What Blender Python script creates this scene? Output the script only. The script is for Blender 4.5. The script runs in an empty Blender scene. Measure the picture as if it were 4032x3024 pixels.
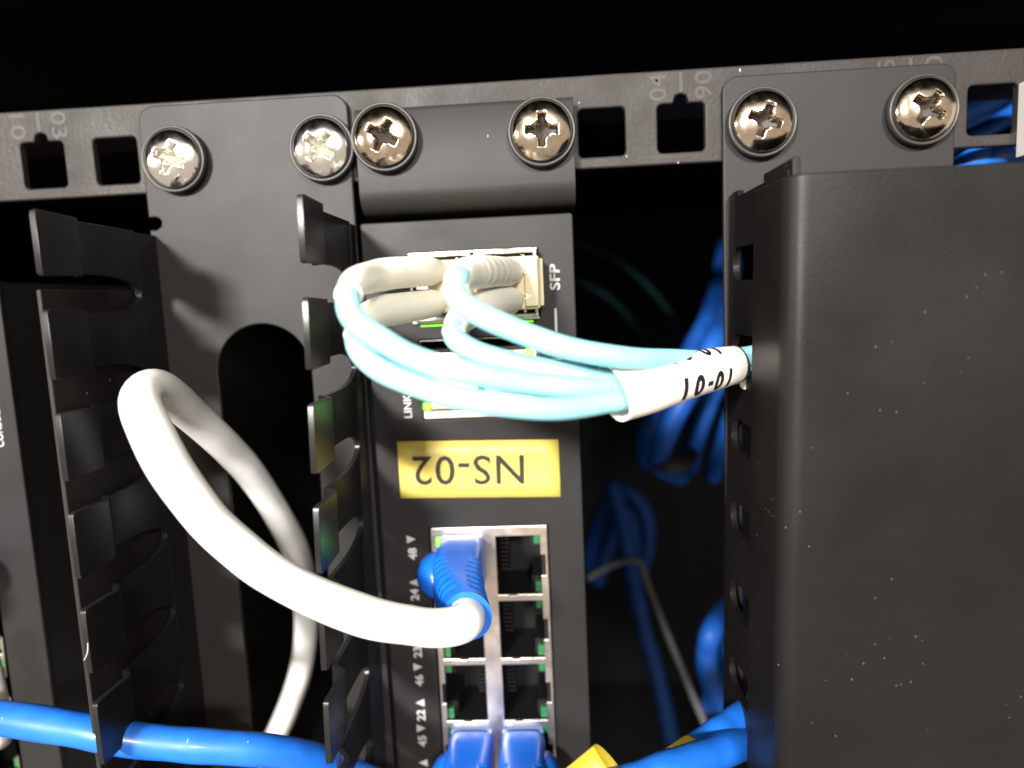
import bpy, bmesh, math, random
from mathutils import Vector, Matrix
random.seed(7)
PI = math.pi
sc = bpy.context.scene
COL = sc.collection

# Rack coordinates are millimetres: X along the mounting rail (picture right), Y away from the rail
# (picture down), Z out of the rack towards the photographer.  V() turns them into Blender metres.
def V(X, Y, Z): return Vector((X*.001, -Z*.001, -Y*.001))
def Dv(d): return Vector((d[0], -d[2], -d[1]))

# ------------------------------------------------------------------ camera
cam = bpy.data.cameras.new('camera'); camo = bpy.data.objects.new('camera', cam); COL.objects.link(camo)
CR = (0.99771727, 0.04545046, -0.04994498); CD = (-0.03905996, 0.99173481, 0.12221453); CF = (-0.05508688, 0.1199847, -0.99124624)
r, u, b = Dv(CR), -Dv(CD), -Dv(CF)
m = Matrix((r, u, b)).transposed().to_4x4(); m.translation = V(105.039, 32.846, 145.645)
camo.matrix_world = m
cam.sensor_width = 36; cam.lens = 24.3167; cam.clip_start = .01; cam.clip_end = 20
cam.dof.use_dof = True; cam.dof.focus_distance = .124; cam.dof.aperture_fstop = 9
sc.camera = camo
# ------------------------------------------------------------------ world (bright warm room around the open rack)
w = bpy.data.worlds.new('World'); sc.world = w; w.use_nodes = True
bg = w.node_tree.nodes['Background']; bg.inputs[0].default_value = (1.0, .84, .67, 1); bg.inputs[1].default_value = .56
# ------------------------------------------------------------------ lamps: ceiling panels of the server room, plus one added on the right
def area(name, pos, tgt, sx, sy, power, col):
    l = bpy.data.lights.new(name, 'AREA'); l.shape = 'RECTANGLE'; l.size = sx; l.size_y = sy; l.energy = power; l.color = col
    o = bpy.data.objects.new(name, l); COL.objects.link(o); o.location = V(*pos)
    o.rotation_euler = (V(*tgt)-V(*pos)).to_track_quat('-Z', 'Y').to_euler(); return o
area('panel_lamp', (-330, -330, 1150), (90, 60, 0), .20, .10, 43, (1.0, .965, .92))
area('panel_lamp', (330, -420, 1150), (90, 60, 0), .22, .10, 17, (1.0, .96, .91))  # added lamp with no known source: slot-end glints and lifted contrast
area('panel_lamp', (-900, -150, 560), (90, 60, 0), .30, .12, 4.0, (1.0, .96, .90))
sc.view_settings.view_transform = 'Standard'; sc.view_settings.look = 'None'
sc.view_settings.exposure = 0; sc.view_settings.gamma = 1
sc.render.engine = 'CYCLES'

# ------------------------------------------------------------------ materials
def mat(name, col, rough=.5, metal=0., noise=None, bump=None, emit=None, spots=None, spec=.5, sss=0, coat=0, colvar=None):
    M = bpy.data.materials.new(name); M.use_nodes = True; nt = M.node_tree; N = nt.nodes; L = nt.links
    P = N['Principled BSDF']; P.inputs['Base Color'].default_value = (*col, 1); P.inputs['Roughness'].default_value = rough
    P.inputs['Metallic'].default_value = metal; P.inputs['Specular IOR Level'].default_value = spec
    if coat: P.inputs['Coat Weight'].default_value = coat; P.inputs['Coat Roughness'].default_value = .12
    if sss: P.inputs['Subsurface Weight'].default_value = sss; P.inputs['Subsurface Radius'].default_value = (.001, .0009, .0008)
    if emit: P.inputs['Emission Color'].default_value = (*emit[0], 1); P.inputs['Emission Strength'].default_value = emit[1]
    tc = N.new('ShaderNodeTexCoord')
    def nz(scale, detail=3, rough_=.55):
        n = N.new('ShaderNodeTexNoise'); n.inputs['Scale'].default_value = scale; n.inputs['Detail'].default_value = detail
        n.inputs['Roughness'].default_value = rough_; L.new(tc.outputs['Object'], n.inputs['Vector']); return n
    colsock = None
    if colvar:      # (scale, low factor, high factor)
        n = nz(colvar[0], 5, .6); mr = N.new('ShaderNodeMapRange'); mr.inputs[1].default_value = .3; mr.inputs[2].default_value = .7
        mr.inputs[3].default_value = colvar[1]; mr.inputs[4].default_value = colvar[2]; L.new(n.outputs['Fac'], mr.inputs[0])
        mx = N.new('ShaderNodeMix'); mx.data_type = 'RGBA'; mx.blend_type = 'MULTIPLY'; mx.inputs[0].default_value = 1
        mx.inputs[6].default_value = (*col, 1); L.new(mr.outputs[0], mx.inputs[7]); colsock = mx.outputs[2]
    if spots:       # (scale, threshold, colour): sparse dust specks
        v = N.new('ShaderNodeTexVoronoi'); v.inputs['Scale'].default_value = spots[0]; v.inputs['Randomness'].default_value = 1
        mp = N.new('ShaderNodeMapping'); mp.inputs['Rotation'].default_value = (0, .5, 0); mp.inputs['Scale'].default_value = (1.6, 1, .7)
        L.new(tc.outputs['Object'], mp.inputs[0]); L.new(mp.outputs[0], v.inputs['Vector'])
        lt = N.new('ShaderNodeMath'); lt.operation = 'LESS_THAN'; lt.inputs[1].default_value = spots[1]; L.new(v.outputs['Distance'], lt.inputs[0])
        sep = N.new('ShaderNodeSeparateColor'); L.new(v.outputs['Color'], sep.inputs[0])
        n = nz(38, 2); add = N.new('ShaderNodeMath'); add.operation = 'MULTIPLY'; L.new(sep.outputs[0], add.inputs[0]); L.new(n.outputs['Fac'], add.inputs[1])
        gt = N.new('ShaderNodeMath'); gt.operation = 'GREATER_THAN'; gt.inputs[1].default_value = spots[3]; L.new(add.outputs[0], gt.inputs[0])
        mu = N.new('ShaderNodeMath'); mu.operation = 'MULTIPLY'; L.new(lt.outputs[0], mu.inputs[0]); L.new(gt.outputs[0], mu.inputs[1])
        mx2 = N.new('ShaderNodeMix'); mx2.data_type = 'RGBA'; L.new(mu.outputs[0], mx2.inputs[0]); mx2.inputs[7].default_value = (*spots[2], 1)
        if colsock: L.new(colsock, mx2.inputs[6])
        else: mx2.inputs[6].default_value = (*col, 1)
        colsock = mx2.outputs[2]
    if colsock: L.new(colsock, P.inputs['Base Color'])
    if noise:       # roughness variation (scale, lo, hi)
        n = nz(noise[0], 4); mr = N.new('ShaderNodeMapRange'); mr.inputs[1].default_value = .3; mr.inputs[2].default_value = .7
        mr.inputs[3].default_value = noise[1]; mr.inputs[4].default_value = noise[2]; L.new(n.outputs['Fac'], mr.inputs[0]); L.new(mr.outputs[0], P.inputs['Roughness'])
    if bump:        # (scale, strength, distance mm)
        n = nz(bump[0], 3, .5); bn = N.new('ShaderNodeBump'); bn.inputs['Strength'].default_value = bump[1]
        bn.inputs['Distance'].default_value = bump[2]*.001; L.new(n.outputs['Fac'], bn.inputs['Height']); L.new(bn.outputs[0], P.inputs['Normal'])
    return M
M = {}
M['powder'] = mat('black_powder_coat', (.0180, .0160, .0148), .5, spec=.24, noise=(60, .47, .53), bump=(2600, .4, .04), colvar=(45, .96, 1.04), spots=(260, .05, (.35, .33, .3), .46))
M['rail'] = mat('textured_rail_paint', (.026, .0222, .0205), .55, spec=.24, noise=(80, .42, .62), bump=(1100, .8, .12), colvar=(90, .8, 1.2), spots=(300, .07, (.4, .36, .3), .40))
M['gloss'] = mat('satin_black_paint', (.010, .010, .0105), .3, spec=.36, noise=(70, .25, .38), bump=(1500, .25, .03), spots=(240, .05, (.4, .4, .38), .50))
M['cover'] = mat('black_cover_paint', (.0075, .0066, .0062), .42, spec=.22, noise=(40, .34, .5), bump=(1700, .45, .05), colvar=(30, .75, 1.2), spots=(880, .075, (.20, .19, .18), .425))
M['switch'] = mat('black_switch_enamel', (.0150, .0143, .0140), .5, spec=.24, noise=(60, .4, .55), bump=(3000, .2, .03), colvar=(50, .9, 1.1), spots=(260, .05, (.3, .3, .3), .48))
M['plastic_black'] = mat('black_plastic', (.012, .012, .013), .45, bump=(900, .2, .05))
M['cup'] = mat('black_washer_plastic', (.03, .028, .027), .42, bump=(1800, .3, .04))
M['dark'] = mat('unlit_cabinet_black', (.0050, .0052, .0056), .95, spec=.06)
M['cavity'] = mat('socket_plastic', (.004, .004, .0045), .55, spec=.3)
M['contacts'] = mat('socket_contact_strip', (.010, .009, .008), .4, .4, colvar=(900, .5, 1.4))
M['nickel'] = mat('nickel_screw', (.74, .63, .50), .13, 1., noise=(300, .08, .22), bump=(420, .35, .12), colvar=(500, .75, 1.1))  # plain nickel, with the tan room reflection put into its colour
M['silver'] = mat('bright_lit_screw', (.97, .95, .93), .12, 1., noise=(300, .08, .22), bump=(480, .5, .14))  # reflected white light put into the brighter base colour
M['tin'] = mat('tinned_shield', (.80, .72, .64), .34, 1., noise=(200, .25, .42), bump=(500, .3, .06), colvar=(300, .88, 1.08))
M['sfpmetal'] = mat('transceiver_metal', (.82, .78, .70), .24, 1., noise=(300, .15, .35), bump=(700, .4, .06))
M['white'] = mat('white_cable_jacket', (.82, .81, .79), .48, noise=(90, .4, .6), bump=(260, .25, .12), sss=.15, colvar=(75, .80, 1.04), spots=(150, .16, (.38, .35, .32), .40))
M['cream'] = mat('cream_rubber_boot', (.84, .82, .73), .5, bump=(500, .2, .06), sss=.12)
M['beige'] = mat('beige_connector_clip', (.56, .49, .31), .45, bump=(700, .2, .04), sss=.05)
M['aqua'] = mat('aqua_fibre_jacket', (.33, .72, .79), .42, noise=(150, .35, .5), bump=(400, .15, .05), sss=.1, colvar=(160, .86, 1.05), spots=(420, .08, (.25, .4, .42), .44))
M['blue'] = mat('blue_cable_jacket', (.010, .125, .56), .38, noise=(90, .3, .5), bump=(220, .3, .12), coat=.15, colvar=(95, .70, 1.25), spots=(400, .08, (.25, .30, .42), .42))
M['blue_rear'] = mat('shaded_blue_jacket', (.007, .072, .34), .5, spec=.3, bump=(220, .3, .12), colvar=(120, .8, 1.15))  # darker copy of the blue jacket, rear shade put into the colour
M['boot'] = mat('blue_rubber_boot', (.007, .12, .62), .36, noise=(140, .28, .46), bump=(350, .25, .06), coat=.1, colvar=(200, .9, 1.08))
M['clear'] = mat('clear_plug_plastic', (.30, .36, .62), .22, bump=(300, .2, .05)); 
M['yellow'] = mat('yellow_label_tape', (.62, .49, .10), .45, bump=(200, .2, .05), colvar=(60, .92, 1.05))
M['flag'] = mat('yellow_cable_flag', (.72, .52, .03), .42, bump=(160, .3, .1), colvar=(90, .92, 1.05))
M['wrap'] = mat('white_wrap_label', (.82, .76, .70), .42, bump=(150, .3, .1))
M['ink'] = mat('black_ink', (.012, .011, .012), .5)
M['print'] = mat('white_silkscreen', (.42, .41, .40), .6)
M['railprint'] = mat('worn_grey_print', (.037, .032, .030), .6, colvar=(500, .7, 1.2))
M['led'] = mat('lit_green_led', (.2, .9, .05), .3, emit=((.045, 1.0, .008), 17))
M['glow'] = mat('lit_green_light_pipe', (.1, .5, .05), .3, emit=((.32, 1.0, .01), 1.2))
M['ledoff'] = mat('unlit_green_led', (.015, .12, .04), .3, coat=.3)
M['teal'] = mat('shaded_teal_jacket', (.004, .016, .018), .8, spec=.1)  # aqua fibre jacket with the deep shade put into its colour
M['recess'] = mat('dark_shade_recess', (.020, .013, .009), .5, .2)  # shade and dark reflection in the cross slots put into the colour
M['recess_bright'] = mat('grey_shade_recess', (.36, .35, .27), .4, .7)  # cross-slot shade of the silver heads put into a greyer colour
M['greywire'] = mat('grey_wire', (.16, .16, .17), .5)
M['strap'] = mat('black_strap', (.008, .007, .006), .8, spec=.2, bump=(600, .5, .1))
M['bracket'] = mat('light_grey_metal', (.55, .53, .48), .5, bump=(500, .3, .05))
M['hair'] = mat('pale_lint', (.6, .58, .52), .6)

# ------------------------------------------------------------------ object helpers
def thing(name, label, cat, loc=(0, 0, 0), group=None):
    o = bpy.data.objects.new(name, None); COL.objects.link(o); o.location = V(*loc); o.empty_display_size = .01
    o['label'] = label; o['category'] = cat
    if group: o['group'] = group
    return o
def tag(o, label, cat, group=None):
    o['label'] = label; o['category'] = cat
    if group: o['group'] = group
    return o
class MB:
    def __init__(s): s.v = []; s.f = []; s.smooth = []
    def add(s, vs, fs, sm=False):
        k = len(s.v); s.v += [tuple(p) for p in vs]; s.f += [tuple(i+k for i in f) for f in fs]; s.smooth += [sm]*len(fs); return s
    def box(s, x0, x1, y0, y1, z0, z1):
        vs = [(x, y, z) for z in (z0, z1) for y in (y0, y1) for x in (x0, x1)]
        return s.add(vs, [(0, 1, 3, 2), (4, 6, 7, 5), (0, 4, 5, 1), (2, 3, 7, 6), (0, 2, 6, 4), (1, 5, 7, 3)])
    def ribbon(s, st, t):
        """st: stations (X, Z, y0, y1); sheet of thickness t following the section"""
        vs = []; n = len(st)
        for i, (x, z, a, c) in enumerate(st):
            p = st[max(i-1, 0)]; q = st[min(i+1, n-1)]; dx, dz = q[0]-p[0], q[1]-p[1]; L = math.hypot(dx, dz) or 1
            nx, nz_ = -dz/L*t/2, dx/L*t/2
            vs += [(x+nx, a, z+nz_), (x+nx, c, z+nz_), (x-nx, c, z-nz_), (x-nx, a, z-nz_)]
        fs = [(0, 1, 2, 3), tuple((n-1)*4+k for k in (3, 2, 1, 0))]
        for i in range(n-1):
            for k in range(4): fs.append((i*4+k, i*4+(k+1) % 4, i*4+4+(k+1) % 4, i*4+4+k))
        return s.add(vs, fs)
    def rings(s, rings, cap=True, smooth=True):
        n = len(rings[0]); vs = [p for r_ in rings for p in r_]; fs = []
        for i in range(len(rings)-1):
            for k in range(n): fs.append((i*n+k, i*n+(k+1) % n, (i+1)*n+(k+1) % n, (i+1)*n+k))
        s.add(vs, fs, smooth)
        if cap:
            k0 = len(s.v)-len(vs); s.f.append(tuple(range(k0, k0+n))); s.f.append(tuple(range(k0+len(vs)-n, k0+len(vs)))); s.smooth += [False, False]
        return s
    def lathe(s, cx, cy, prof, n=40, cap=True):
        return s.rings([[(cx+r_*math.cos(2*PI*k/n), cy+r_*math.sin(2*PI*k/n), z) for k in range(n)] for r_, z in prof], cap)
    def build(s, name, m, parent=None, bevel=0, segs=2, fix=True, warp=None):
        me = bpy.data.meshes.new(name); root = parent
        while root is not None and root.parent is not None: root = root.parent
        org = root.location if root is not None else (sum((V(*p) for p in s.v), Vector())/len(s.v))
        vs = [warp(*p) for p in s.v] if warp else s.v
        me.from_pydata([V(*p)-org for p in vs], [], s.f); me.update()
        for p, sm in zip(me.polygons, s.smooth): p.use_smooth = sm
        if fix:
            bm = bmesh.new(); bm.from_mesh(me); bmesh.ops.recalc_face_normals(bm, faces=bm.faces); bm.to_mesh(me); bm.free()
        me.materials.append(m); o = bpy.data.objects.new(name, me); COL.objects.link(o)
        if parent is not None: o.parent = parent
        else: o.location = org
        if bevel:
            md = o.modifiers.new('bevel', 'BEVEL'); md.width = bevel*.001; md.segments = segs; md.limit_method = 'ANGLE'; md.angle_limit = .7
            for p in me.polygons: p.use_smooth = True
            md.harden_normals = True
        return o
def plate(name, outer, holes, z0, z1, m, parent=None, bev=.2, warp=None):
    """flat sheet with holes, outline in (X, Y)"""
    cu = bpy.data.curves.new('outline', 'CURVE'); cu.dimensions = '2D'; cu.fill_mode = 'BOTH'
    cu.extrude = max((z1-z0)/2-bev, .001); cu.bevel_depth = bev; cu.bevel_resolution = 1; cu.offset = -bev
    for loop in [outer]+holes:
        sp = cu.splines.new('POLY'); sp.points.add(len(loop)-1); sp.use_cyclic_u = True
        for p, (x, y) in zip(sp.points, loop): p.co = (x, y, 0, 1)
    tmp = bpy.data.objects.new('tmp', cu); COL.objects.link(tmp)
    me = bpy.data.meshes.new_from_object(tmp.evaluated_get(bpy.context.evaluated_depsgraph_get()))
    mb = MB(); zc = (z0+z1)/2
    mb.add([(v.co.x, v.co.y, v.co.z+zc) for v in me.vertices], [tuple(p.vertices) for p in me.polygons])
    bpy.data.objects.remove(tmp); bpy.data.meshes.remove(me)
    o = mb.build(name, m, parent, warp=warp, fix=False)
    bm = bmesh.new(); bm.from_mesh(o.data); bmesh.ops.remove_doubles(bm, verts=bm.verts, dist=1e-6)
    bmesh.ops.recalc_face_normals(bm, faces=bm.faces); bm.to_mesh(o.data); bm.free(); return o
def rrect(x0, x1, y0, y1, r_, n=5, only=None):
    pts = []
    for i, (cx, cy, a) in enumerate(((x1-r_, y0+r_, -90), (x1-r_, y1-r_, 0), (x0+r_, y1-r_, 90), (x0+r_, y0+r_, 180))):
        if only is not None and i not in only:
            pts.append(((x1, y0), (x1, y1), (x0, y1), (x0, y0))[i]); continue
        for k in range(n+1):
            t = math.radians(a+90*k/n); pts.append((cx+r_*math.cos(t), cy+r_*math.sin(t)))
    return pts
def text(name, body, cx, cy, z, ang, m, parent, wd=None, ht=None, mapf=None, bold=0, spacing=1):
    """flat print centred on (cx, cy) at height z; ang = turn anticlockwise in the picture"""
    cu = bpy.data.curves.new('t', 'FONT'); cu.body = body; cu.size = 10; cu.offset = bold; cu.space_character = spacing; cu.resolution_u = 3
    tmp = bpy.data.objects.new('tmp', cu); COL.objects.link(tmp)
    me = bpy.data.meshes.new_from_object(tmp.evaluated_get(bpy.context.evaluated_depsgraph_get()))
    xs = [v.co.x for v in me.vertices]; ys = [v.co.y for v in me.vertices]
    bx, by = (min(xs)+max(xs))/2, (min(ys)+max(ys))/2; W_, H_ = max(xs)-min(xs), max(ys)-min(ys)
    sx = wd/W_ if wd else (ht/H_); sy = ht/H_ if ht else sx
    a = math.radians(ang); R_ = (math.cos(a), -math.sin(a)); U_ = (-math.sin(a), -math.cos(a))
    if mapf:
        bm = bmesh.new(); bm.from_mesh(me); bmesh.ops.triangulate(bm, faces=bm.faces)
        for _ in range(3): bmesh.ops.subdivide_edges(bm, edges=[e for e in bm.edges if e.calc_length() > .9], cuts=1, use_grid_fill=True)
        bmesh.ops.triangulate(bm, faces=bm.faces); bm.to_mesh(me); bm.free()
    mb = MB(); vs = []
    for v in me.vertices:
        p, q = (v.co.x-bx)*sx, (v.co.y-by)*sy
        if mapf: vs.append(mapf(p, q))
        else: vs.append((cx+R_[0]*p+U_[0]*q, cy+R_[1]*p+U_[1]*q, z))
    mb.add(vs, [tuple(p.vertices) for p in me.polygons])
    bpy.data.objects.remove(tmp); bpy.data.meshes.remove(me)
    return mb.build(name, m, parent, fix=False)
def spline(pts, n=10):
    P_ = [Vector(p) for p in pts]; P_ = [2*P_[0]-P_[1]]+P_+[2*P_[-1]-P_[-2]]; out = []
    for i in range(1, len(P_)-2):
        a, b_, c, d = P_[i-1:i+3]
        for k in range(n):
            t = k/n; out.append(.5*((2*b_)+(c-a)*t+(2*a-5*b_+4*c-d)*t*t+(3*b_-a-3*c+d)*t**3))
    out.append(P_[-2]); return out
def frames(path, up=(0, 0, 1)):
    out = []; nrm = None
    for i, p in enumerate(path):
        t = (path[min(i+1, len(path)-1)]-path[max(i-1, 0)]).normalized()
        if nrm is None:
            nrm = Vector(up); nrm = (nrm-nrm.dot(t)*t)
            if nrm.length < .05: nrm = Vector((0, 1, 0)); nrm = nrm-nrm.dot(t)*t
        else: nrm = nrm-nrm.dot(t)*t
        nrm.normalize(); out.append((p, t, nrm, t.cross(nrm)))
    return out
def tube(mb, pts, rad, n=20, sub=10, wob=0, seed=0, flat=1, cap=True):
    path = spline(pts, sub); rg = []; N_ = len(path); rr = random.Random(seed); ph = [rr.uniform(0, 6) for _ in range(4)]
    for i, (p, t, a, b_) in enumerate(frames(path)):
        f = i/(N_-1); r_ = rad(f) if callable(rad) else rad
        r_ *= 1+wob*(math.sin(f*31+ph[0])+math.sin(f*53+ph[1]))*.5
        rg.append([tuple(p+(a*math.cos(2*PI*k/n)*flat+b_*math.sin(2*PI*k/n))*r_) for k in range(n)])
    return mb.rings(rg, cap)

# ------------------------------------------------------------------ setting: the dark inside of the cabinet
def structure(o): o['kind'] = 'structure'; return o
cab = MB()
cab.box(-420, 640, -150, 420, -520, -510).box(-420, 640, -150, -146, -510, 25).box(-420, 640, 416, 420, -510, 25)
cab.box(-420, -416, -146, 416, -510, 25).box(636, 640, -146, 416, -510, 25)
structure(cab.build('cabinet_interior', M['dark']))
sp = MB().box(-416, 636, -46, -44, -505, 60)
tag(sp.build('cabinet_side_panel', M['dark']), 'plain black cabinet side panel in deep shadow above the mounting rail', 'panel')

# ------------------------------------------------------------------ mounting rail
rail = thing('mounting_rail', 'textured dark grey rack rail with square mounting holes and faint printed numbers', 'rack rail', (100, -11, -1))
def sqhole(cx, notch):
    h = 4.75; c = 1.0
    P_ = rrect(cx-h, cx+h, -h, h, c, 3)
    if notch:
        P_ = [p for p in P_]
        # V-shaped bump in the top edge
        k = max(range(len(P_)), key=lambda i: -P_[i][1]*10-P_[i][0]*.01 if P_[i][0] < cx else -1e9)
        P_ = P_[:k+1]+[(cx-1.6, -h), (cx-1.1, -h-1.4), (cx-.4, -h-1.75), (cx+.4, -h-1.75), (cx+1.1, -h-1.4), (cx+1.6, -h)]+P_[k+1:]
    return P_
holes = []
for uu in range(-2, 6):
    for dx, nt_ in ((-15.875, 0), (0, 1), (15.875, 0)):
        x = uu*44.45+dx
        if -70 < x < 262: holes.append(sqhole(x, nt_))
plate('rail_face', [(-78, -11.2), (270, -11.2), (270, 7), (-78, 7)], holes, -2, 0, M['rail'], rail, .35)
MB().box(-78, 270, -11.1, -9.2, -32, -2.05).build('rail_return', M['rail'], rail, .3)
for X0, lft, rgt in ((0, '01', '03'), (133.35, '04', '06'), (177.8, '05', '07')):
    MB().box(X0-.32, X0+.32, -10.6, -6.9, 0.0, .03).build('unit_mark', M['railprint'], rail)
    text('unit_number', lft, X0-4.6, -8.0, .03, 90, M['railprint'], rail, 5.2, 3.4, bold=.1)
    text('unit_number', rgt, X0+4.4, -8.0, .03, -90, M['railprint'], rail, 5.4, 3.4, bold=.1)

# ------------------------------------------------------------------ cable managers
PITCH = 16.65; GAP0 = 28.3
def gapc(k): return GAP0+PITCH*k
def finger_stations(k, X0, zb, ztip, r_=3.1, jog=2.8, zj=27.0, trim=1.0):
    """finger k lies between gap k-1 and gap k"""
    a0, a1 = gapc(k-1), gapc(k); st = []
    def y(z):
        d = z-zb; L_ = 12.0; g = r_*1.1*math.sqrt(max(1-(1-d/L_)**2, 0)) if d < L_ else r_*1.1
        if z > zj: g = r_*.94
        return (15.6 if k == 0 else a0+g), a1-g
    zs = [zb+12.0*(1-math.cos(t*PI/2/12)) for t in range(13)]+[zj-.8]
    for z in zs: st.append((X0, z, *y(z)))
    st += [(X0+.25, zj, *y(40)), (X0+jog*.5, zj+1.3, *y(40)), (X0+jog-.25, zj+2.6, *y(40)), (X0+jog, zj+3.4, *y(40))]
    c0, c1 = y(40)
    st += [(X0+jog, ztip-.9, c0-.3, c1+.3), (X0+jog, ztip-.25, c0-.1, c1+.1), (X0+jog, ztip, c0+.5, c1-.5)]
    return st
def flange(root, X0, zb, ztip, kmax, matr, warp, y0=16.0, y1=165, name='flange'):
    MB().ribbon([(X0, .3, y0, y1), (X0, zb, y0, y1)], 1.2).build(name, matr, root, warp=warp)
    for k in range(kmax):
        MB().ribbon(finger_stations(k, X0, zb, ztip), 1.0).build('finger', matr, root, .22, 2, warp=warp)

m1 = thing('cable_manager', 'open black finger-type cable manager screwed to the rail, white cable looping through its oval hole', 'cable manager', (44, 10, 0))
out1 = rrect(22.4, 66.2, -10.2, 170, 3.2, 6, only=(0, 3))
i = max(range(len(out1)), key=lambda q: out1[q][1] if out1[q][0] < 30 else -1e9)   # left bottom corner
out1 = out1[:i+1]+[(22.4, 14.8), (23.9, 14.8), (24.9, 14.1), (25.1, 13.2), (24.7, 12.5), (23.9, 12.2), (22.4, 12.2)]+out1[i+1:]
oval = []
for k in range(25): oval.append((44.2+10.2*math.cos(PI+PI*k/24), 45.6+10.2*math.sin(PI+PI*k/24)))
for k in range(25): oval.append((44.2+10.2*math.cos(PI*k/24), 152+10.2*math.sin(PI*k/24)))
plate('mounting_plate', out1, [oval], 0.05, 1.5, M['powder'], m1, .3)
warpL = lambda x, y, z: (x, y, z)
warpR = lambda x, y, z: (x-.030*(y-15)*min(1, max(z, 0)/6+.35), y, z)
flange(m1, 22.9, 9.0, 39.6, 8, M['gloss'], warpL, name='left_flange')
flange(m1, 65.5, 5.0, 40.0, 8, M['gloss'], warpR, name='right_flange')
MB().box(20.9, 21.8, 27.5, 165, -6, 34.6).build('side_wall', M['powder'], m1, .3)
# a little lint stuck on one finger tip
lint = MB(); tube(lint, [(25.6, 89.2, 40.4), (26.7, 88.0, 41.2), (27.2, 86.9, 41.4), (26.8, 86.0, 40.6)], .07, 6, 5)
lint.build('lint', M['hair'], m1)

m2 = thing('covered_cable_manager', 'black cable manager closed by a plain dusty snap-on cover at the right', 'cable manager', (164, 10, 0))
warp2 = lambda x, y, z: (x-.016*(y-15), y, z)
plate('mounting_plate', rrect(141.2, 185.8, -8.9, 170, 3.0, 6, only=(0, 3)), [rrect(144.6, 182, 20, 160, 6, 6)], 0.05, 1.5, M['powder'], m2, .3)
MB().ribbon([(142.8, .3, 15.0, 165), (142.8, 1.5, 14.3, 165), (142.8, 5.2, 13.9, 165)], 1.2).build('left_flange', M['cover'], m2, warp=warp2)
for k in range(8):
    a0, a1 = gapc(k-1)-.4, gapc(k)-.4; st = []
    for z in [5.2+3.2*(1-math.cos(t*PI/2/7)) for t in range(8)]+[14, 36]:
        d = z-5.2; g = math.sqrt(max(3.2**2-(3.2-d)**2, 0)) if d < 3.2 else 3.2
        st.append((142.8, z, 13.9+(1.2 if z > 8 else 0) if k == 0 else a0+g, a1-g))
    MB().ribbon(st, 1.2).build('finger', M['cover'], m2, .2, warp=warp2)
MB().ribbon([(185.2, .3, 14.6, 165), (185.2, 36, 14.6, 165)], 1.2).build('right_flange', M['cover'], m2)
st = [(141.55, 22.8, 16.4, 165), (141.55, 36.6, 16.4, 165)]
for t in range(1, 9): a = PI/2*t/8; st.append((144.15-2.6*math.cos(a), 36.6+2.6*math.sin(a), 16.4, 165))
st += [(150, 39.2, 16.4, 165), (226, 39.2, 16.4, 165), (227.5, 37.8, 16.4, 165), (227.5, 20, 16.4, 165)]
MB().ribbon(st, 1.3).build('cover', M['cover'], m2, .3, 2, warp=warp2)
MB().box(142.3, 143.5, 13.6, 18.5, 23.5, 37.6).build('latch_tab', M['cover'], m2, .25)

# ------------------------------------------------------------------ network switch
sw = thing('network_switch', 'black rack network switch with ports, green lights and a yellow NS-02 sticker', 'network switch', (89, 80, 0))
X0, X1 = 67.2, 110.9
SF = rrect(76.9, 103.5, 22.3, 36.9, .4, 2); CB = rrect(77.9, 103.0, 40.2, 57.3, .3, 2); PB = rrect(77.5, 103.4, 81.0, 200, .4, 2)
plate('faceplate', rrect(X0, X1, 15.8, 230, .6, 3), [SF, CB, PB], .6, 2.0, M['switch'], sw, .25)
b_ = MB(); b_.box(X0+.1, X0+1.2, 16, 230, -250, .55).box(X1-1.2, X1-.1, 16, 230, -250, .55).box(X0+1.2, X1-1.2, 16, 17, -250, .55).box(X0+1.2, X1-1.2, 17, 230, -252, -250)
b_.build('chassis', M['switch'], sw)
# mounting ear, folded back below the screws
ear = MB(); st = [(-6.0, 2.3), (-5.4, 2.7), (9.6, 2.7)]
for t in range(1, 8): a = PI/2*t/7; st.append((9.6+4.0*math.sin(a), 2.7-4.0*(1-math.cos(a))))
st += [(13.6, -9)]
vs = []; rb = MB(); rb.ribbon([(y, z, 67.9, 111.7) for y, z in st], 1.6)
rb.v = [(y, x, z) for x, y, z in rb.v]
rb.build('mounting_ear', M['powder'], sw, .3)
# printed text
text('printed_text', 'SFP', 106.8, 28.5, 2.03, 90, M['print'], sw, 5.3, 2.1, bold=.22)
MB().box(106.5, 106.95, 34.9, 39.8, 2.0, 2.03).build('printed_line', M['print'], sw)
text('printed_text', 'G1', 106.6, 46.9, 2.03, 90, M['print'], sw, 3.4, 2.0, bold=.18)
text('printed_text', 'LINK/ACT', 74.7, 51.4, 2.03, 90, M['print'], sw, 10.4, 1.7, bold=.15)
def tri(cx, cy, s, d):
    mb = MB(); mb.add([(cx-s*d, cy-s*.9, 2.03), (cx-s*d, cy+s*.9, 2.03), (cx+s*d, cy, 2.03)], [(0, 1, 2)]); mb.build('printed_triangle', M['print'], sw, fix=False)
for body, cy, d, ty in (('48', 86.6, 1, 83.3), ('24', 95.9, -1, 93.1), ('47', 101.6, 1, 98.9), ('23', 109.2, -1, 106.6), ('46', 115.9, 1, 112.7), ('22', 124.2, -1, 121.2), ('45', 130.4, 1, 127.3), ('21', 138.6, -1, 135.7)):
    cx = 73.7-.012*(cy-86)
    text('printed_text', body, cx, cy, 2.03, 90, M['print'], sw, 2.7, 1.9, bold=.3)
    tri(cx-.05, ty, 1.0, d)
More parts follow.
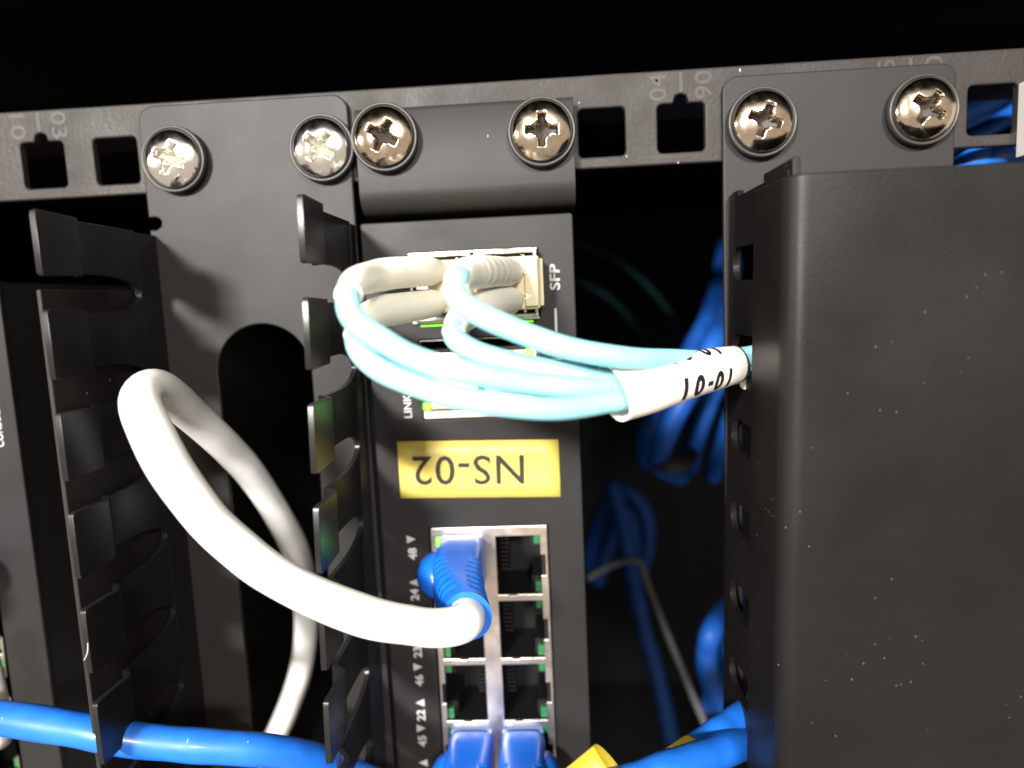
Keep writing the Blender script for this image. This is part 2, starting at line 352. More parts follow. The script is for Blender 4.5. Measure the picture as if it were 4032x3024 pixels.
# yellow sticker with its lettering
yl = MB(); g = []
for i_ in range(13):
    for j in range(5):
        x = 72.0+34.3*i_/12; y_ = 61.6+12.4*j/4+.022*(x-72); g.append((x, y_, 2.14+.05*math.sin(x*.8+j)+(.10 if i_ in (0, 12) else 0)))
yl.add(g, [(i_*5+j, i_*5+j+1, i_*5+j+6, i_*5+j+5) for i_ in range(12) for j in range(4)], True)
lb = yl.build('label_sticker', M['yellow'], sw, fix=False)
md = lb.modifiers.new('solid', 'SOLIDIFY'); md.thickness = .00012; md.offset = 0
lt = text('lettering', 'NS-02', 86.9, 68.3, 2.32, 180-1.2, M['ink'], sw, 23.8, 6.4, bold=.06, spacing=1.06)
lt.parent = lb
# ---- metal port shields
def shield(x0, x1, y0, y1, z, cells, name='port_shield'):
    return plate(name, rrect(x0, x1, y0, y1, .3, 2), cells, z, z+.55, M['tin'], sw, .12)
rows = [83.0+14.7*k for k in range(5)]
cells = []
for r0 in rows:
    ya, yb = r0+.35, r0+13.6; n0, n1 = r0+4.7, r0+9.4
    cells.append([(88.2, ya), (88.2, yb), (79.1, yb), (79.1, n1), (78.3, n1), (78.3, n0), (79.1, n0), (79.1, ya)])
    cells.append([(91.9, ya), (101.5, ya), (101.5, n0), (102.5, n0), (102.5, n1), (101.5, n1), (101.5, yb), (91.9, yb)])
shield(77.8, 103.1, 81.2, 160, 1.0, cells)
MB().box(77.8, 103.1, 160, 164, 1, 1.5).build('shield_end', M['tin'], sw)
for r0 in rows:
    for xa, xb, latch in ((78.9, 88.3, -1), (91.8, 101.7, 1)):
        s_ = MB(); z0 = -13
        ya, yb = r0+.2, r0+13.8
        s_.box(xa-.6, xa-.05, ya, yb, z0, .9).box(xb+.05, xb+.6, ya, yb, z0, .9).box(xa-.05, xb+.05, ya-.35, ya, z0, .9).box(xa-.05, xb+.05, yb, yb+.3, z0, .9).box(xa, xb, ya, yb, z0-.5, z0)
        # stepped plastic inside
        lx = xa if latch < 0 else xb-2.3
        s_.box(lx, lx+2.3, ya, ya+3.3, z0, -1.3).box(lx, lx+2.3, yb-3.3, yb, z0, -1.3)
        sk = s_.build('socket', M['cavity'], sw)
        q = MB(); kx = xb-2.6 if latch < 0 else xa+.5
        for c in range(8): q.box(kx, kx+2.0, ya+2.6+c*1.05, ya+2.6+c*1.05+.45, -10, -4.5-.1*c)
        q.build('contacts', M['contacts'], sk)
        for yy in (ya+.15, yb-2.5):
            lxx = (xa+.15) if latch < 0 else xb-1.65
            lit = (r0 == rows[0] and latch < 0 and yy == ya+.15)
            MB().box(lxx, lxx+1.5, yy, yy+2.3, -1.2, .55+(.5 if lit else 0)).build('led', M['led'] if lit else M['ledoff'], sw, .2)
    for xt in (83.6, 95.2):        # little sprung tabs on the divider bars
        MB().box(xt-.95, xt+.95, r0+13.5, r0+14.15, .9, 2.15).build('shield_tab', M['tin'], sw, .2)
# ---- pair of copper/console ports under the fibre modules
cells = []
for xa, xb in ((80.2, 89.6), (91.4, 100.9)): cells.append([(xa, 43.3), (xb, 43.3), (xb, 54.9), (xa, 54.9)])
cells.append([(78.2, 43.3), (79.9, 43.3), (79.9, 55.4), (78.2, 55.4)]); cells.append([(101.2, 43.0), (102.7, 43.0), (102.7, 54.9), (101.2, 54.9)])
shield(78.0, 102.9, 40.4, 57.1, 1.0, cells)
s_ = MB().box(79.8, 89.8, 43.2, 55.2, -13, -12).box(91.2, 101.1, 43.2, 55.2, -13, -12).box(78, 79.8, 43.2, 55.6, -3, -2.8).box(89.8, 91.2, 43, 55.5, -13, .9).box(101.1, 102.8, 43, 55.5, -3, -2.8).box(78, 103, 55.3, 55.8, -13, .9).box(78, 103, 42.4, 42.9, -13, .9)
s_.build('socket', M['cavity'], sw)
for x, y_ in ((78.9, 54.4), (100.9, 43.9)):
    MB().lathe(x, y_, [(.05, 2.25), (.6, 2.1), (.95, 1.6), (1.0, .2)], 20).build('led', M['led'], sw)
for xa in (78.6, 91.6): MB().box(xa, xa+10.5, 37.15, 37.5, 1.7, 2.6).build('light_pipe', M['glow'], sw, .1)

# ------------------------------------------------------------------ screws
def screw(x, y, ang, m_, label, zb=1.5, tilt=0):
    t = thing('rack_screw', label, 'screw', (x, y, zb), 'pan head screws fixing the units to the rail')
    wz = zb
    MB().lathe(x, y, [(5.9, wz+.02), (6.55, wz+.3), (6.7, wz+1.5), (6.6, wz+2.2), (6.35, wz+2.35), (6.1, wz+2.2), (5.7, wz+1.5), (3.2, wz+1.2), (3.2, wz+.02)], 48, cap=False).build('cup_washer', M['cup'], t)
    # dome with a cross recess, built as a polar grid
    R_ = 5.75; nr, na = 30, 96; a0 = math.radians(ang); vs = []; fs = []; deep = []
    for i_ in range(nr+1):
        rr = R_*(i_/nr)**.9
        for k in range(na):
            th = 2*PI*k/na; X_, Y_ = rr*math.cos(th), rr*math.sin(th)
            h = wz+1.5+2.75*math.sqrt(max(1-(rr/ (R_*1.06))**2, 0))**.8
            # recess
            cx_ = X_*math.cos(a0)+Y_*math.sin(a0); cy_ = -X_*math.sin(a0)+Y_*math.cos(a0)
            ax, ay = abs(cx_), abs(cy_); lo, hi = min(ax, ay), max(ax, ay)
            d = max(lo-.70, hi-3.15); round_ = 2.35-(ax+ay) ; d = min(d, -round_*.7 if True else d)
            dep = min(max(-d/.22+.3, 0), 1)
            core = max(0, 1-hi/3.2)
            h -= dep*(1.7+1.6*core)
            vs.append((x+X_, y+Y_, h)); deep.append(dep > .45)
    for i_ in range(nr):
        for k in range(na): fs.append((i_*na+k, i_*na+(k+1) % na, (i_+1)*na+(k+1) % na, (i_+1)*na+k))
    mb = MB(); mb.add(vs, fs, True)
    rim = [(x+R_*math.cos(2*PI*k/na), y+R_*math.sin(2*PI*k/na), wz+.6) for k in range(na)]; k0 = len(mb.v); mb.v += rim
    for k in range(na): mb.f.append((nr*na+k, nr*na+(k+1) % na, k0+(k+1) % na, k0+k)); mb.smooth.append(False)
    mb.f.append(tuple(range(na))); mb.smooth.append(True)
    o = mb.build('screw_head', m_, t)
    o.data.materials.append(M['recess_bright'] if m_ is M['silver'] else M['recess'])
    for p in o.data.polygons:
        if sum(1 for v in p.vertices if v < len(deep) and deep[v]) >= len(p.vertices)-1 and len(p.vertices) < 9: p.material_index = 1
    return t
screw(30.0, 1.1, 22, M['silver'], 'bright silver cross head screw at far left, beside the square holes')
screw(60.9, .6, 40, M['silver'], 'bright silver cross head screw touching the bronze one beside it')
screw(74.2, -.3, 30, M['nickel'], 'bronze toned cross head screw touching the silver one, on the switch ear', 3.5)
screw(105.3, .4, 2, M['nickel'], 'bronze toned cross head screw on the switch ear next to the two empty square holes', 3.5)
screw(148.3, .6, 20, M['nickel'], 'bronze toned cross head screw near the left corner of the covered cable manager')
screw(178.8, .1, 35, M['nickel'], 'bronze toned cross head screw at the far right beside the hole showing blue cables')

# ------------------------------------------------------------------ fibre modules and duplex fibre cords
for xa, lab in ((77.4, 'metal fibre transceiver in the left of the two SFP slots'), (90.75, 'metal fibre transceiver in the right SFP slot, beside the SFP print')):
    t = thing('fibre_transceiver', lab, 'transceiver', (xa+6, 29, 0), 'fibre transceivers in the switch')
    mb = MB(); x1 = xa+12.55
    mb.box(xa, xa+.7, 22.8, 36.3, -8, 5.5).box(x1-.7, x1, 22.8, 36.3, -8, 5.5).box(xa+.7, x1-.7, 22.8, 23.5, -8, 5.5).box(xa+.7, x1-.7, 35.6, 36.3, -8, 5.5)
    mb.build('housing', M['sfpmetal'], t, .15)
    mb = MB(); mb.box(xa+.75, x1-.75, 23.6, 35.5, -8, 1.5).box(xa+.9, xa+3.2, 24, 35, 1.5, 3.9).box(x1-2.2, x1-.9, 24.2, 35, 1.5, 3.2)
    mb.build('receptacle', M['plastic_black'], t)
    q = MB(); q.box(xa+1.2, x1-1.2, 29.2, 29.9, 1.5, 5.0).box(x1-3.0, x1-2.4, 23.8, 25.2, 1.5, 5.3).box(x1-3.0, x1-2.4, 34.4, 35.4, 1.5, 5.3); q.build('bail_latch', M['sfpmetal'], t, .1)
bz = MB(); bz.box(76.95, 103.45, 22.32, 22.75, .5, 2.9).box(76.95, 103.45, 36.4, 36.85, .5, 2.4); bz.build('cage_lip', M['sfpmetal'], sw, .1)

def boot_rings(path, rad, ribs, n=28):
    P_ = spline(path, 14); N_ = len(P_); rg = []
    for i_, (p, t, a, b2) in enumerate(frames(P_)):
        f = i_/(N_-1); r_ = rad(f)
        rg.append([tuple(p+(a*math.cos(2*PI*k/n)+b2*math.sin(2*PI*k/n))*(r_*(1-ribs(f)))) for k in range(n)])
    return rg
def duplex(label, cx, cy, pa, pb, ca, cb, seed):
    """clip centre cx,cy; pa,pb boot paths; ca,cb cord paths"""
    t = thing('duplex_fibre_cord', label, 'fibre patch cord', (cx, cy, 8), 'duplex fibre cords')
    mb = MB(); mb.box(cx-4.2, cx+4.5, cy-5.1, cy+5.1, 3.6, 11.6); clip = mb.build('duplex_clip', M['beige'], t, .5)
    mb = MB(); mb.box(cx+1.6, cx+4.2, cy-4.6, cy+4.6, 11.6, 12.3).box(cx+3.4, cx+5.2, cy-4.6, cy+4.6, 4.6, 9.8); mb.build('latch_lever', M['beige'], clip, .3)
    text('raised_letter', 'B', cx+2.2, cy-2.3, 12.35, -90, M['cream'], clip, 1.2, 1.5)
    text('raised_letter', 'A', cx+2.2, cy+2.6, 12.35, -90, M['cream'], clip, 1.2, 1.5)
    for s in (-1, 1):
        q = MB(); q.box(cx-3.6, cx+1.2, cy+s*3.1-2.2, cy+s*3.1+2.2, 1.0, 3.6); q.build('connector_body', M['beige'], t, .25)
    for pth, cpth, sd in ((pa, ca, seed), (pb, cb, seed+5)):
        rad = lambda f: (2.75*min(1, .80+2.0*f) if f < .5 else 2.75-.78*min(1, (f-.5)/.4)) if f < 2 else 1.62
        def ribs(f): return .045 if (sd in (11,) and .22 < f < .56 and (f*13 % 1) > .7) else (.012 if (.25 < f < .5 and (f*20 % 1) > .6) else 0)
        mb = MB(); mb.rings(boot_rings(pth, rad, ribs)); mb.build('strain_relief_boot', M['cream'], t)
        mb = MB(); tube(mb, cpth, 1.7, 20, 10, .02, sd); mb.build('cord', M['aqua'], t)
# left duplex: strands A (upper) and B (lower)
bootA = [(83.9, 26.5, 11.0), (82.0, 26.9, 19.0), (79.0, 27.3, 27.0), (76.9, 28.1, 34.0), (77.0, 29.2, 44.0), (77.4, 31.2, 49.5)]
cordA = [(77.0, 28.4, 38.1), (76.9, 29.6, 44.7), (77.6, 31.6, 50.5), (78.3, 33.8, 52.0), (80.1, 35.6, 53.0), (82.6, 37.4, 53.0), (85.9, 39.6, 52.5), (90.1, 41.4, 52.0), (95.4, 42.9, 51.0), (101.9, 44.9, 46.2), (109.0, 46.3, 42.0), (114.6, 47.2, 37.0), (121.0, 47.2, 32.5), (127.0, 46.8, 28.5), (133.7, 46.1, 23.0), (140.0, 45.8, 17.5), (145.8, 45.8, 12.0), (153.8, 45.5, 9.0)]
bootB = [(83.8, 32.5, 11.0), (81.8, 33.0, 18.0), (79.2, 33.4, 26.0), (77.5, 33.8, 33.0), (76.8, 35.0, 40.5), (77.1, 37.0, 45.5)]
cordB = [(77.6, 34.1, 37.1), (76.8, 35.4, 41.6), (77.2, 37.2, 46.2), (78.9, 39.3, 50.0), (81.5, 41.5, 51.0), (85.4, 43.5, 51.0), (90.8, 45.5, 51.0), (98.5, 47.4, 50.0), (106.4, 49.0, 45.0), (114.8, 49.3, 38.0), (120.9, 48.6, 33.0), (127.0, 47.7, 28.5), (133.9, 47.8, 22.0), (140.3, 47.3, 16.5), (146.2, 47.4, 11.0), (154.2, 47.2, 8.0)]
duplex('left duplex fibre cord with cream boots bending left and the lowest sweeping aqua strands', 86.2, 29.6, bootA, bootB, cordA, cordB, 1)
bootC = [(98.7, 27.5, 11.0), (96.7, 27.7, 21.0), (94.7, 28.0, 31.0), (93.0, 28.4, 38.0), (92.3, 29.3, 43.5), (92.1, 31.4, 46.5)]
cordC = [(93.2, 28.4, 38.6), (92.4, 29.3, 45.0), (92.1, 31.3, 47.0), (93.4, 33.1, 48.0), (95.5, 34.6, 48.0), (98.2, 36.0, 48.0), (102.2, 37.9, 47.0), (106.7, 39.7, 46.0), (112.1, 41.3, 43.2), (118.2, 42.6, 38.6), (124.2, 43.5, 32.0), (130.9, 44.5, 25.0), (137.1, 45.1, 19.0), (142.4, 44.9, 15.0), (148.8, 44.7, 11.0), (154.7, 44.4, 9.0)]
bootD = [(98.5, 32.8, 11.0), (96.9, 33.0, 19.0), (95.1, 33.5, 28.0), (93.1, 34.3, 35.0), (91.4, 35.7, 39.0), (90.8, 37.6, 41.0)]
cordD = [(92.5, 34.8, 36.5), (91.2, 36.1, 40.0), (90.9, 37.9, 41.5), (92.7, 39.5, 42.0), (95.9, 41.0, 42.0), (100.6, 42.5, 41.5), (107.9, 44.2, 40.5), (114.3, 46.1, 36.5), (121.1, 46.7, 32.0), (127.2, 45.9, 27.5), (134.4, 45.9, 20.0), (141.0, 45.8, 14.0), (146.9, 46.1, 8.5), (154.9, 46.0, 6.0)]
duplex('right duplex fibre cord, its aqua strands running highest past the SFP print', 99.3, 29.6, bootC, bootD, cordC, cordD, 11)

# white wrap label round the fibres
wl = thing('wrap_label', 'white wrap-around label with black digits rolled round the aqua fibres', 'cable label', (128, 48, 33))
wp = [Vector(p) for p in ((114.7, 48.1, 37.5), (120.9, 47.7, 33.5), (127.9, 46.9, 28.0), (134.2, 46.5, 22.5), (138.9, 46.3, 18.5))]
wpath = spline([tuple(p) for p in wp], 8); fr = frames(wpath); rg = []; N_ = len(fr); nn = 40
wr = lambda f: 4.35-1.15*f
for i_, (p, t, a, b2) in enumerate(fr):
    f = i_/(N_-1); sk = t*(-1.2*(1-f))
    rg.append([tuple(p+(a*math.cos(2*PI*k/nn)*.86+b2*math.sin(2*PI*k/nn)*1.08)*wr(f)+(sk*math.sin(2*PI*k/nn) if f < .3 else Vector())) for k in range(nn)])
mb = MB(); mb.rings(rg, cap=False); o = mb.build('label_sleeve', M['wrap'], wl); md = o.modifiers.new('solid', 'SOLIDIFY'); md.thickness = .00016; md.offset = -1
def on_wrap(p, q, s0, a0):
    """p along the cable (mm), q round it (mm)"""
    s_ = s0+p; L = [0]
    for i_ in range(1, N_): L.append(L[-1]+(wpath[i_]-wpath[i_-1]).length)
    i_ = max(j for j in range(N_-1) if L[j] <= max(s_, 0)); f = (s_-L[i_])/(L[i_+1]-L[i_]); pp = wpath[i_].lerp(wpath[i_+1], f)
    _, t, a, b2 = fr[i_]; F_ = (i_+f)/(N_-1); r_ = wr(F_)+.06; an = a0+q/r_
    return tuple(pp+(a*math.cos(an)*.86+b2*math.sin(an)*1.08)*r_)
# angle 0 faces the viewer; find the sign that moves up in the picture
up_sign = 1 if fr[4][3].y < 0 else -1
for body, s0, q0, ht_ in (('1', 12.6, -1.5, 3.9), ('0', 16.2, -1.6, 3.9), ('-', 19.2, -1.6, .8), ('0', 21.8, -1.7, 3.7), ('1', 25.0, -1.6, 3.4), ('1', 11.6, 4.9, 3.9), ('0', 15.2, 4.9, 3.9), ('-', 18.0, 4.9, .8), ('0', 20.6, 4.8, 3.6), ('1', 23.8, 4.6, 3.4)):
    text('digit', body, 0, 0, 0, 0, M['ink'], wl, None if body != '-' else 1.4, ht_, mapf=lambda p, q, s0=s0, q0=q0: on_wrap(p*1.0, (q+q0)*up_sign, s0, 0), bold=.5)
MB().lathe((142.1, 50.4, 14.0)[0], (142.1, 50.4, 14.0)[1], [(.1, 12.5), (.9, 12.8), (1.35, 13.8), (1.2, 14.8), (.2, 15.2)], 14).build('label_tail', M['wrap'], wl)

# ------------------------------------------------------------------ white patch cable with the blue boot
wc = thing('white_patch_cable', 'thick white network cable looping left out of a blue boot plugged in port 48', 'network cable', (86, 89, 10))
def loft_boot(t, cx, cy, secs, ribs=True, side=-1, mouth_r=4.3):
    """secs: (X, Y, Z, half X, half Y, roundness 0..1)"""
    n = 64; rg = []
    S = []
    for i_ in range(len(secs)-1):
        a, c = secs[i_], secs[i_+1]
        for k in range(12):
            f = k/12; f = f*f*(3-2*f) if False else f
            S.append([a[j]+(c[j]-a[j])*f for j in range(6)])
    S.append(list(secs[-1])); zmin, zmax = secs[0][2], secs[-1][2]
    for (X_, Y_, Z_, hx, hy, rd) in S:
        ring = []; e = 2/(6*(1-rd)+2*rd)
        for k in range(n):
            th = 2*PI*k/n; c_, s_ = math.cos(th), math.sin(th)
            px = math.copysign(abs(c_)**e, c_)*hx; py = math.copysign(abs(s_)**e, s_)*hy; sh = 1
            if ribs:
                f = (Z_-zmin)/(zmax-zmin)
                if .44 < f < .93 and ((f-.44)*13.0 % 1) < .42 and abs(c_) > .26: sh = .93
            ring.append((X_+px*sh, Y_+py*sh, Z_))
        rg.append(ring)
    mb = MB(); mb.rings(rg, cap=True); return mb.build('boot', M['boot'], t)
secs = [(84.6, 88.6, 2.4, 4.9, 6.0, .15), (84.7, 88.6, 7, 5.0, 6.0, .2), (84.9, 88.5, 13, 5.0, 5.9, .3), (85.8, 88.2, 18, 4.9, 5.5, .6), (86.9, 87.9, 23, 4.7, 5.1, .85), (88.2, 87.8, 27.5, 4.5, 4.7, 1), (88.9, 87.9, 29.8, 4.3, 4.5, 1)]
bt = loft_boot(wc, 0, 0, secs)
mb = MB(); nn = 28; rg = []
for i_ in range(13):      # rounded latch hood at the side
    ph = -PI/2+PI*i_/12; rg.append([(80.4-4.4*math.cos(ph)*max(math.cos(2*PI*k/nn), -.15)*1.0, 88.4+4.7*math.cos(ph)*math.sin(2*PI*k/nn), 9.2+5.6*math.sin(ph)) for k in range(nn)])
mb.rings(rg); mb.build('latch_hood', M['boot'], bt)
MB().box(79.9, 89.2, 82.9, 94.3, -10, 2.4).build('plug', M['clear'], wc, .4)
wpts = [(87.5, 89.6, 25.0), (88.6, 87.9, 29.0), (88.7, 87.4, 33.0), (86.7, 87.2, 35.0), (83.5, 86.6, 36.5), (79.9, 85.5, 37.5), (75.5, 84.1, 38.5), (71.4, 82.4, 39.0), (66.2, 79.5, 40.0), (61.9, 76.5, 41.0), (58.0, 73.1, 42.0), (54.5, 69.9, 42.0), (51.4, 66.3, 42.5), (49.0, 62.5, 43.0), (45.4, 56.4, 43.0), (42.5, 50.9, 42.0), (40.0, 46.7, 40.0), (38.8, 44.9, 36.5), (38.3, 45.0, 32.0), (37.6, 47.7, 26.0), (36.9, 51.8, 19.0), (37.4, 57.2, 12.0), (37.7, 62.0, 6.0), (38.6, 67.3, 1.0), (39.3, 74.5, -5.0), (39.7, 82.3, -11.0), (39.0, 92.6, -20.0), (36.5, 105.4, -30.0), (33.0, 118.9, -39.0), (28.9, 132.8, -46.0), (23.8, 146.9, -50.0), (17.0, 161.1, -51.0), (9.7, 173.6, -50.0), (1.4, 184.5, -48.0)]
mb = MB(); tube(mb, [tuple(p) for p in wpts], 3.25, 28, 9, .04, 3); mb.build('cord', M['white'], wc)

# ------------------------------------------------------------------ two blue cables plugged below it
def low_plug(label, sx, cx, path, seed, flagpath=None):
    t = thing('blue_patch_cable', label, 'network cable', (cx, 134, 8), 'blue network cables')
    secs = [(cx, 133.9, 2.2, 4.95, 6.0, .12), (cx, 133.9, 8, 5.0, 6.0, .12), (cx, 133.9, 15, 5.0, 5.9, .2), (cx, 134.2, 21, 4.6, 5.3, .6), (cx, 134.8, 28, 4.2, 4.5, 1)]
    o = loft_boot(t, 0, 0, secs)
    mb = MB(); nn = 28; rg = []
    for i_ in range(13):
        ph = -PI/2+PI*i_/12; rg.append([(cx+sx*(4.3+4.0*math.cos(ph)*max(math.cos(2*PI*k/nn), -.15)), 134.2+4.9*math.cos(ph)*math.sin(2*PI*k/nn), 9+5.8*math.sin(ph)) for k in range(nn)])
    mb.rings(rg); mb.build('latch_hood', M['boot'], o)
    MB().box(cx-4.6, cx+4.6, 128.3, 139.6, -10, 2.2).build('plug', M['clear'], t, .4)
    mb = MB(); tube(mb, path, 3.0, 24, 8, .02, seed); mb.build('cord', M['blue'], t)
    return t
low_plug('blue network cable plugged in the left lower port, hood bulging left', -1, 84.3, [(84.3, 134.6, 24), (84.4, 136, 33), (85, 141, 40), (86, 150, 42), (88, 165, 40)], 5)
low_plug('blue network cable plugged in the right lower port, hood bulging right', 1, 95.9, [(95.9, 134.6, 24), (96.2, 136, 33), (97, 141, 40), (99, 150, 42), (101, 165, 40)], 6)

# ------------------------------------------------------------------ blue cables into the covered manager, with yellow flags
bc = thing('blue_patch_cable', 'blue network cable at lower right entering the covered manager, nearest the viewer', 'network cable', (128, 137, 26), 'blue network cables')
lowc = [(101.4, 122.2, 38.0), (107.1, 118.1, 38.0), (112.5, 115.9, 37.0), (118.4, 115.3, 35.0), (124.5, 115.7, 31.5), (131.4, 117.6, 26.0), (138.0, 119.9, 20.0), (143.9, 122.1, 15.0), (153.2, 124.4, 9.0), (161.6, 124.3, 7.0)]
mb = MB(); tube(mb, lowc, 3.0, 24, 9, .03, 8); mb.build('cord', M['blue'], bc)
bc2 = thing('blue_patch_cable', 'blue network cable with a short yellow band, behind the nearest one at lower right', 'network cable', (128, 134, 14), 'blue network cables')
upc = [(106.2, 129.8, 30.0), (114.0, 125.1, 29.0), (122.0, 121.9, 26.0), (127.9, 120.8, 22.0), (132.5, 119.9, 19.0), (137.3, 118.9, 16.0), (141.7, 118.1, 13.0), (148.5, 119.0, 6.0), (158.4, 118.5, 0.0)]
mb = MB(); tube(mb, upc, 3.0, 24, 9, .03, 9); mb.build('cord', M['blue'], bc2)
yb = MB(); tube(yb, [(126.1, 121.1, 23.3), (127.9, 120.8, 22.0), (130.0, 120.5, 20.6)], 3.12, 24, 5); tag(yb.build('cable_band', M['flag']), 'small yellow band wrapped round the blue cable at lower right', 'cable label')
fl = MB(); fp = [Vector(p) for p in ((102.3, 119.8, 38.0), (107.1, 115.8, 38.0), (112.9, 111.2, 37.5))]
fpath = spline([tuple(p) for p in fp], 6); rg = []
for i_, (p, t, a, b2) in enumerate(frames(fpath)):
    rg.append([tuple(p+(a*math.cos(2*PI*k/36)*.8+b2*math.sin(2*PI*k/36)*1.1)*4.1) for k in range(36)])
fl.rings(rg, cap=False); o = fl.build('cable_flag', M['flag']); md = o.modifiers.new('solid', 'SOLIDIFY'); md.thickness = .0002
tag(o, 'large yellow wrap label at the bottom edge beside the lower blue plugs', 'cable label')

# ------------------------------------------------------------------ blue cable at lower left
bl = thing('blue_patch_cable', 'thick blue network cable crossing the lower left through the manager fingers', 'network cable', (30, 118, 20), 'blue network cables')
pts = [(-11.5, 104.8, 29.0), (-3.4, 105.3, 30.0), (4.5, 105.7, 31.0), (11.9, 106.6, 31.5), (18.3, 107.4, 32.0), (23.4, 108.6, 32.0), (27.9, 110.1, 31.0), (33.3, 111.4, 30.0), (38.0, 112.6, 29.0), (44.0, 114.5, 27.0), (49.7, 117.4, 24.0), (54.5, 121.3, 20.5), (57.8, 125.5, 17.0), (63.0, 131.6, 13.0), (68.5, 135.1, 12.0)]
mb = MB(); tube(mb, pts, 3.05, 24, 8, .025, 12); mb.build('cord', M['blue'], bl)

# ------------------------------------------------------------------ neighbouring switch at the left edge
ls = thing('network_switch', 'partly seen black switch cut off by the left edge of the picture', 'network switch', (-33, 80, 0))
plate('faceplate', rrect(-56, -12.0, 23.5, 230, .6, 3), [rrect(-47.6, -21.6, 78, 190, .3, 2)], .6, 2.0, M['switch'], ls, .25)
MB().box(-55.9, -54.8, 24, 230, -200, .55).box(-13.2, -12.1, 24, 230, -200, .55).box(-54.8, -13.2, 24, 25, -200, .55).build('chassis', M['switch'], ls)
text('printed_text', 'CONSOLE', -16.2, 55.2, 2.03, 90, M['print'], ls, 9, 1.8, bold=.15)
cells = []
for k in range(6):
    ya = 80+14.7*k
    cells.append([(-33.4, ya), (-33.4, ya+13.4), (-23.0, ya+13.4), (-23.0, ya+9.2), (-21.9, ya+9.2), (-21.9, ya+4.4), (-23.0, ya+4.4), (-23.0, ya)][::-1])
plate('port_shield', rrect(-47.4, -21.7, 78.2, 175, .3, 2), cells, 1.0, 1.55, M['tin'], ls, .12)
MB().box(-47.5, -21.8, 78.1, 176, -12, -11).build('socket', M['cavity'], ls)
for k in range(6):
    ya = 80+14.7*k
    MB().box(-24.8, -23.3, ya+.3, ya+2.6, -1.2, .55).build('led', M['led'] if k == 1 else M['ledoff'], ls, .2)
    MB().box(-24.8, -23.3, ya+10.6, ya+12.9, -1.2, .55).build('led', M['ledoff'], ls, .2)
lp = thing('blue_patch_cable', 'blue plug hood just peeking in at the left edge above a tiny green light', 'network cable', (-26, 86, 8), 'blue network cables')
loft_boot(lp, 0, 0, [(-29.0, 86.6, 2.2, 4.9, 6, .15), (-29.0, 86.6, 14, 4.9, 5.9, .2), (-29.5, 86.6, 27, 4.2, 4.4, 1)])
mb = MB(); rg = []
for i_ in range(13):
    ph = -PI/2+PI*i_/12; rg.append([(-25.2+5.2*math.cos(ph)*max(math.cos(2*PI*k/28), -.15), 86.9+4.8*math.cos(ph)*math.sin(2*PI*k/28), 9+5.8*math.sin(ph)) for k in range(28)])
mb.rings(rg); mb.build('latch_hood', M['boot'], lp)
wl2 = thing('white_patch_cable', 'sliver of a white network cable at the left edge above the blue cable', 'network cable', (-24, 112, 8))
mb = MB(); tube(mb, [(-12.4, 95.2, 20.0), (-10.8, 99.1, 20.0), (-10.2, 104.1, 20.0), (-10.8, 109.7, 19.0), (-13.9, 119.8, 16.0)], 2.6, 20, 6); mb.build('cord', M['white'], wl2)

# ------------------------------------------------------------------ behind the open slot: bundled blue cables
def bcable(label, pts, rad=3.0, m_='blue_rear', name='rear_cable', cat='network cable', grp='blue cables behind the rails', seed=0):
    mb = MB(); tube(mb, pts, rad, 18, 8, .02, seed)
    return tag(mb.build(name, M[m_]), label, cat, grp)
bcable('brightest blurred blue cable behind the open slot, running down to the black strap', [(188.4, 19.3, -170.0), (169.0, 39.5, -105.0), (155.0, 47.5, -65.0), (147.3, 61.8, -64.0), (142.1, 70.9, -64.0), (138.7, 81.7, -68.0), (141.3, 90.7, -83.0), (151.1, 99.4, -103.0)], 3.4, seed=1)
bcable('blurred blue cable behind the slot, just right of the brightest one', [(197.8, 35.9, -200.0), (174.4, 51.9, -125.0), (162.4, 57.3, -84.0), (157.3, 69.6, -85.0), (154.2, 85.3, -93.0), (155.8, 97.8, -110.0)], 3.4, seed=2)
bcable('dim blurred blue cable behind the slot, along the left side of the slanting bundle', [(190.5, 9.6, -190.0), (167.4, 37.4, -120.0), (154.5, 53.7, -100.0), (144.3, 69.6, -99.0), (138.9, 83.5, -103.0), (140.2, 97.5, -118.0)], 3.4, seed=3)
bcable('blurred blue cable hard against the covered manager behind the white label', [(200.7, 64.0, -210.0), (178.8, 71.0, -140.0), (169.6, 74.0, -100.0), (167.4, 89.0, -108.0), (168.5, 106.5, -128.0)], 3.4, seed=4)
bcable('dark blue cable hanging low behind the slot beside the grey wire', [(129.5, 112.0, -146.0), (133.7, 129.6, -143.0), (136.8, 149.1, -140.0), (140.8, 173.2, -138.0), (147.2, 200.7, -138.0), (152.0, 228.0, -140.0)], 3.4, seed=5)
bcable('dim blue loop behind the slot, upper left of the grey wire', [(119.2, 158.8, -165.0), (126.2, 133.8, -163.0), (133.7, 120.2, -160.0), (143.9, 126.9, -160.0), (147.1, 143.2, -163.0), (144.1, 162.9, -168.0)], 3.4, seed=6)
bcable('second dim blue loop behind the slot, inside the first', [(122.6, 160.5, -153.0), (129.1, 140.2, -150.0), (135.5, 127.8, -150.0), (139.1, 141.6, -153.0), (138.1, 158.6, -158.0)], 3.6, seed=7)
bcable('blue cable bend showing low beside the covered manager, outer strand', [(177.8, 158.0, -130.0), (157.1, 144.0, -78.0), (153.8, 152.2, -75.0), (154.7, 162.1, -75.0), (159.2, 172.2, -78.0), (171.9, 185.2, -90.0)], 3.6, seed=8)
bcable('blue cable bend showing low beside the covered manager, inner strand', [(183.5, 172.5, -150.0), (165.6, 153.5, -90.0), (162.2, 162.8, -88.0), (158.5, 172.2, -85.0), (160.1, 188.7, -103.0)], 3.4, seed=9)
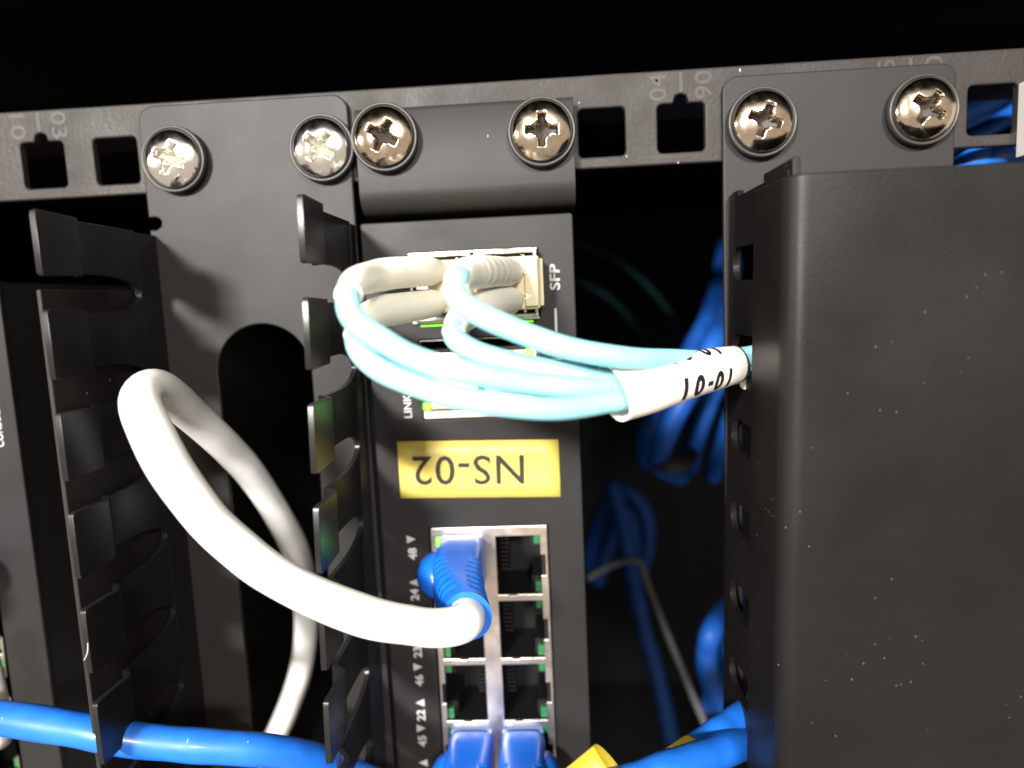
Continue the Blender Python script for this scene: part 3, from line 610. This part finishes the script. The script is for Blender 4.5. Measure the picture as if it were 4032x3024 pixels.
bcable('faint aqua fibre deep behind the slot, upper of two', [(117.7, 4.0, -215.0), (140.9, 14.4, -215.0), (161.3, 34.2, -213.0), (178.9, 63.1, -210.0)], 1.5, 'teal', 'rear_fibre', 'fibre cable', 'faint fibres behind the slot', 10)
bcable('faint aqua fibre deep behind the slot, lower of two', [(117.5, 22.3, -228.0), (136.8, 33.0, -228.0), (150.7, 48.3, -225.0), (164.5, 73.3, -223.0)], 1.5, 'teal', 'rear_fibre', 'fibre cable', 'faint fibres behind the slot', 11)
bcable('thin grey wire slanting down behind the open slot', [(116.6, 140.2, -110.0), (125.4, 134.4, -108.0), (135.2, 131.7, -105.0), (138.6, 140.4, -104.0), (146.6, 163.4, -103.0), (158.4, 194.8, -100.0), (164.3, 210.3, -100.0)], 1.05, 'greywire', 'grey_wire', 'wire', None, 12)
st_ = MB(); tube(st_, [(136.1, 84.2, -73.0), (139.9, 85.9, -65.0), (145.5, 84.9, -65.0), (149.7, 83.2, -73.0)], 2.2, 14, 6, flat=.4); tag(st_.build('cable_strap', M['strap']), 'black strap curled under the bright blue cable behind the slot', 'cable strap')
# seen through the square hole and under the rail at the right
bcable('blue cable seen in the middle of the far right square hole', [(207.5, -0.3, -46.0), (213.3, -2.8, -44.0), (221.2, -6.2, -44.0), (237.5, -15.2, -50.0)], 2.2, seed=21)
bcable('dim blue cable seen at the top of the far right square hole', [(227.6, -15.2, -84.0), (244.2, -21.7, -82.0), (260.2, -29.8, -84.0)], 3.4, seed=22)
bcable('bright blue cable showing under the rail at the far right', [(190.7, 13.8, -16.0), (194.1, 9.3, -10.0), (200.0, 7.2, -9.0), (216.8, 5.5, -20.0)], 2.9, 'blue', seed=23)
bcable('dim blue cable seen at the bottom of the far right square hole', [(228.4, -11.9, -88.0), (238.5, -16.2, -86.0), (249.0, -17.0, -85.0), (266.1, -21.8, -86.0)], 3.6, seed=24)
bcable('shaded blue cable under the rail behind the bright one', [(208.7, 7.4, -50.0), (218.1, 2.3, -48.0), (228.5, 0.9, -46.0), (238.7, -2.0, -46.0)], 3.4, seed=25)
br = MB().box(198.2, 204, -4.5, 9.6, .1, 3.2).box(198.2, 199.4, -4.5, 9.6, 3.2, 9); tag(br.build('bracket', M['bracket'], None, .3), 'light grey metal bracket at the right edge of the picture', 'bracket')
